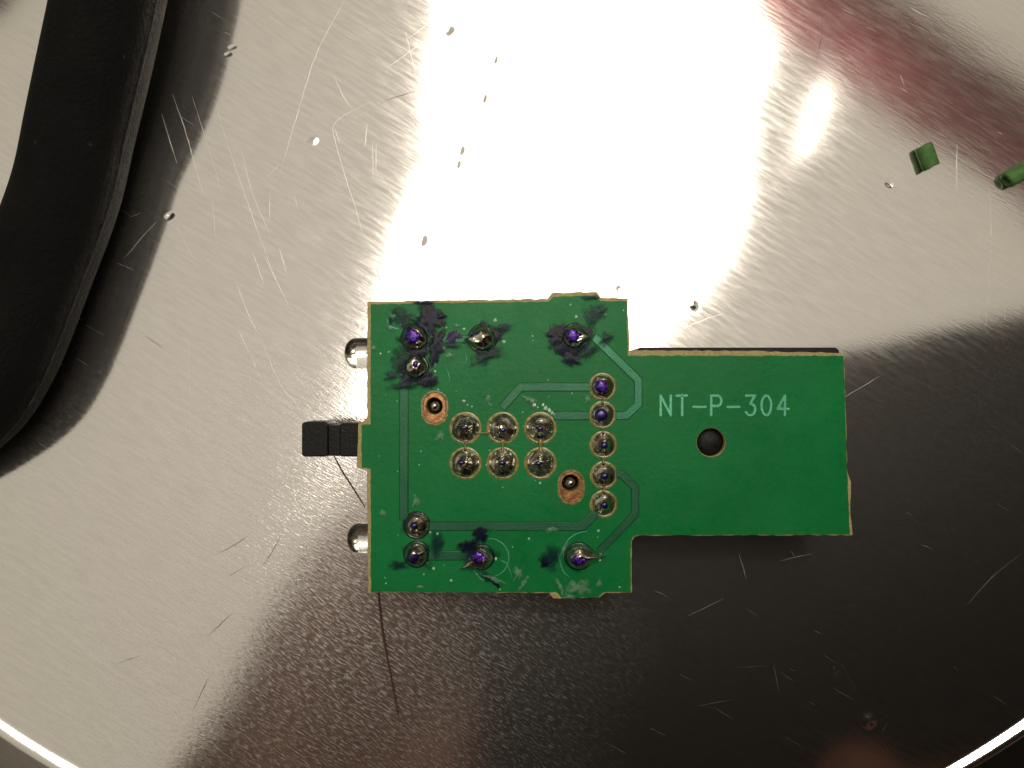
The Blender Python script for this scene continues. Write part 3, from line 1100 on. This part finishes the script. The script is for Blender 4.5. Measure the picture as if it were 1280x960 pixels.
# grainy moulding seam on the upper shoulder towards the board
r = random.Random(4)
pts, rad = [], []
for i in range(len(rise) + 4, len(path) - 2):
    t = (path[i + 1] - path[i - 1]).normalized()
    s = t.cross(Vector((0, 0, 1))).normalized()
    if s.x < 0:
        s = -s
    for f in range(3):
        p = path[i].lerp(path[i + 1], f / 3)
        pts.append(p + s * (RC * (0.995 + r.uniform(-0.006, 0.006))) + Vector((0, 0, RC * (0.05 + r.uniform(-0.02, 0.02)))))
        rad.append(0.0065 * r.uniform(0.3, 1.3))
MAT_SEAM = simple('grey_seam', (0.045, 0.043, 0.04), 0.7).m
link('seam', tube(pts, rad, 7), MAT_SEAM, cable, (0, 0, 0))

# ================================================================== snipped bits of green insulation, thin brown strands


def insulation(p0, p1, r0, wall, label, z_lift):
    a_, b_ = Vector(p0), Vector(p1)
    m_ = (a_ + b_) / 2
    d = (b_ - a_)
    L = d.length
    d.normalize()
    s = d.cross(Vector((0, 0, 1))).normalized()
    u = s.cross(d)
    bm = bmesh.new()
    N = 28
    rows = []
    for t, rr_ in ((-0.5, r0 * wall), (-0.5, r0 * 0.93), (-0.46, r0), (-0.2, r0 * 1.01), (0.1, r0 * 0.98), (0.46, r0), (0.5, r0 * 0.93), (0.5, r0 * wall), (-0.5, r0 * wall)):
        row = []
        for k in range(N):
            an = math.tau * k / N
            cut = 0.05 * math.sin(an * 1 + 1.0) + 0.02 * math.sin(3 * an) if abs(t) > 0.3 else 0.0
            row.append(bm.verts.new(d * (t * L + cut * r0 * 2) + s * rr_ * math.cos(an) + u * rr_ * math.sin(an) * 0.9))
        rows.append(row)
    for p_, q_ in zip(rows, rows[1:]):
        for k in range(N):
            bm.faces.new((p_[k], p_[(k + 1) % N], q_[(k + 1) % N], q_[k]))
    bmesh.ops.remove_doubles(bm, verts=bm.verts, dist=1e-6)
    o = link('insulation_offcut', from_bm(bm), MAT_GREEN, None, m_)
    tag(o, label, 'wire offcut', 'green insulation offcuts')
    return o


z_ = 0.05
insulation(W(1154, 182, z_), W(1164, 209, z_), 0.060, 0.55, 'short stub of green wire insulation standing free on the dish near the red reflection', 0)
insulation(W(1258, 226, 0.05), W(1298, 203, 0.05), 0.056, 0.5, 'longer piece of green wire insulation cut off by the edge of the photo', 0)


def strand(pts, w, label):
    P = bez([W(x, y, 0.004 + 0.006) for x, y in pts], 10)
    n = len(P)
    m_ = P[n // 2]
    o = link('thin_strand', tube([p - m_ for p in P], [w * K * 0.5 * (0.35 + 0.65 * math.sin(math.pi * (i + 0.6) / (n + 0.2)) ** 0.5) for i in range(n)], 7), MAT_STRAND, None, m_)
    tag(o, label, 'hair', 'dark strands on the dish')


strand([(416, 567), (428, 590), (441, 610), (456, 634)], 1.5, 'fine brown strand running from the black switch knob to the board edge')
strand([(472, 725), (475, 762), (480, 800), (488, 842), (498, 895)], 3.0, 'thick dark strand curling out from under the lower edge of the board')

# ================================================================== over the dish: desk lamp, phone, the person taking the picture
# (all of them stand above the view and show only as reflections in the metal)


def R(px, py, h):
    """world point at height h whose mirror image in the dish lies at this place"""
    f = K * (1 + h / H)
    return Vector(((px - 640) * f, (480 - py) * f, h))


HL = 21.5
lamp_c = R(720, 170, HL)
lamp = empty('desk_lamp', lamp_c)
tag(lamp, 'lit desk lamp with a red arm, mirrored white and red in the dish', 'lamp')
MAT_EMIT = M('lit_diffuser_and_sliver')
em = MAT_EMIT.n('ShaderNodeEmission')
em.inputs[0].default_value = (1.0, 0.90, 0.78, 1)
em.inputs[1].default_value = 5.0
MAT_EMIT.l(em.outputs[0], MAT_EMIT.out.inputs[0])
MAT_EMIT = MAT_EMIT.m
BL = [(560, -170), (548, 0), (548, 40), (530, 120), (536, 190), (508, 260), (490, 330), (474, 395), (462, 450), (444, 505), (448, 545), (474, 525), (540, 455), (640, 455), (780, 450), (850, 395),
      (902, 335), (930, 260), (936, 170), (950, 110), (966, 60), (930, -10), (900, -170)]
SLIVER = [(1027, 95), (1034, 108), (1033, 132), (1023, 164), (1006, 192), (994, 198), (1010, 145)]  # added glowing sliver, shaped for the narrow white reflection beside the lamp


def rpts(pts, h):
    return [R(a_, b_, h).xy for a_, b_ in pts]


for q in (BL, SLIVER):
    sm = [(p.x, p.y) for p in bez([Vector((a_, b_, 0)) for a_, b_ in q], 4)]
    link('diffuser_and_sliver', slab(rpts(sm, HL), [], 0, 0.15, 0.0, lamp_c.xy), MAT_EMIT, lamp, lamp_c, False)
bulb = bpy.data.lights.new('bulb', 'AREA')
bulb.shape = 'DISK'
bulb.size = 1.6
bulb.energy = 480
bulb.color = (1.0, 0.88, 0.74)
bo = bpy.data.objects.new('bulb', bulb)
COL.objects.link(bo)
bo.parent = lamp
bo.location = R(762, 200, HL) - lamp_c + Vector((0, 0, -0.1))
MAT_RED = simple('red_lamp_arm', (0.60, 0.09, 0.12), 0.5).m
arm_p = [R(930, -140, HL + 1), R(1000, -30, HL + 1), R(1150, 90, HL), R(1300, 190, HL), R(1620, 430, HL - 1)]
ap = bez(arm_p, 8)
mid_ = ap[0]
link('lamp_arm', tube([p - mid_ for p in ap], [1.45] * len(ap), 20), MAT_RED, lamp, mid_)

# phone
phone_c = R(1138, 725, H + 0.35)
pa, pb = R(556, 428, H + 0.35), R(1720, 1022, H + 0.35)
phone = link('phone', rbox(pa.x, pb.x, pb.y, pa.y, -0.3, 0.4, 0.9, 0.15, phone_c.xy, 8), MAT_PHONE, None, (phone_c.x, phone_c.y, H + 0.35))
phone.rotation_euler.z = math.radians(12)
tag(phone, 'dark phone held over the dish taking the picture, seen only as a dark reflection', 'phone')

# person


def skin_body(name, verts, edges, rads, mat, parent, loc, sub=2, root=0):
    me = bpy.data.meshes.new(name)
    me.from_pydata([tuple(Vector(v) - Vector(loc)) for v in verts], edges, [])
    ob = bpy.data.objects.new(name, me)
    COL.objects.link(ob)
    mod = ob.modifiers.new('skin', 'SKIN')
    mod.use_smooth_shade = True
    for i, v in enumerate(me.skin_vertices[0].data):
        rr_ = rads[i]
        v.radius = (rr_, rr_)
        v.use_root = (i == root)
    ss = ob.modifiers.new('sub', 'SUBSURF')
    ss.levels = ss.render_levels = sub
    dg = bpy.context.evaluated_depsgraph_get()
    out = bpy.data.meshes.new_from_object(ob.evaluated_get(dg))
    bpy.data.objects.remove(ob)
    out.materials.clear()
    return link(name, out, mat, parent, loc)


MAT_SKIN = simple('skin', (0.38, 0.175, 0.13), 0.5).m
MAT_CLOTH = simple('dark_knit', (0.022, 0.021, 0.022), 0.85).m
MAT_HAIRP = simple('dark_hair', (0.03, 0.017, 0.012), 0.6).m

pl = Vector((3, -62, 10))
person = empty('person', pl)
tag(person, 'person in a dark jumper leaning over the dish and holding the phone in both hands', 'person')
V_ = []
E_ = []
Rd = []


def add(v, r_, to=None):
    V_.append(v)
    Rd.append(r_)
    if to is not None:
        E_.append((to, len(V_) - 1))
    return len(V_) - 1


hip = add((3, -62, 14), 15)
bel = add((3, -50, 24), 14, hip)
ch = add((4, -34, 33), 14, bel)
nk = add((3.5, -23, 36), 5.5, ch)
hd0 = add((2.5, -15, 36), 7.5, nk)
hd1 = add((2.0, -9, 34), 7.0, hd0)
# arms: shoulder, elbow, wrist, palm, fingers
def arm(sh, el, wr, palm, fingers):
    a_ = add(sh, 5.5, ch)
    b_ = add(el, 4.2, a_)
    c_ = add(wr, 2.6, b_)
    d_ = add(palm, 2.6, c_)
    for f in fingers:
        p = d_
        for q, rr_ in zip(f, (1.0, 0.85, 0.7)):
            p = add(q, rr_, p)
zp = H + 0.4
arm((-13, -32, 32), (-13, -24, 13), (-6.2, -11.5, 8), (-4.4, -7.2, 7.8),
    [((-3.3, -4.6, 7.8), (-2.6, -3.1, 7.6), (-2.0, -2.0, 7.4)),
     ((-2.6, -5.0, 8.8), (-1.6, -3.2, 9.2), (-0.9, -2.2, 9.2)),
     ((-2.6, -6.3, 7.5), (-1.0, -5.9, 7.3), (0.3, -5.7, 7.2)),
     ((-2.6, -7.4, 7.3), (-1.1, -7.2, 7.2), (0.2, -7.0, 7.1)),
     ((-3.0, -8.6, 7.2), (-1.5, -8.5, 7.1), (-0.3, -8.3, 7.1))])
arm((21, -32, 32), (26, -22, 14), (18, -9, 9), (15.0, -4.5, 8.2),
    [((11.4, -0.9, 7.6), (8.8, 0.25, 7.2), (6.8, -0.1, 7.0)),
     ((12.4, 1.1, 7.9), (10.0, 1.4, 7.5), (8.3, 1.2, 7.1)),
     ((12.0, -3.6, 6.0), (9.6, -3.2, 5.6), (7.9, -2.6, 5.6)),
     ((12.0, -5.4, 6.0), tuple(R(1085, 1045, 5.5)), tuple(R(1058, 925, 5.45))),
     ((13.0, -6.8, 6.2), (11.2, -6.8, 5.8), (9.8, -6.6, 5.6))])
skin_body('body', V_, E_, Rd, MAT_SKIN, person, pl)
# jumper: the same trunk and sleeves, a little fuller
keep = [(3, -62, 14, 16), (3, -50, 24, 15.2), (4, -34, 33, 15.2), (3.7, -27, 35.5, 8)]
JV = [k[:3] for k in keep] + [(-13, -32, 32), (-13, -24, 13), (-8.5, -15.8, 9.8), (21, -32, 32), (26, -22, 14), (20.0, -12, 10)]
JR = [k[3] for k in keep] + [6.6, 5.4, 3.6, 6.6, 5.4, 3.6]
skin_body('jumper', JV, [(0, 1), (1, 2), (2, 3), (2, 4), (4, 5), (5, 6), (2, 7), (7, 8), (8, 9)], JR, MAT_CLOTH, person, pl)
bm = bmesh.new()
bmesh.ops.create_icosphere(bm, subdivisions=4, radius=1.0)
for v in bm.verts:
    d = 1 + 0.04 * noise.noise(v.co * 4)
    v.co = Vector((v.co.x * 8.2 * d, v.co.y * 9.0 * d, v.co.z * 8.4 * d))
link('hair', from_bm(bm), MAT_HAIRP, person, (2.3, -14.0, 38.5))
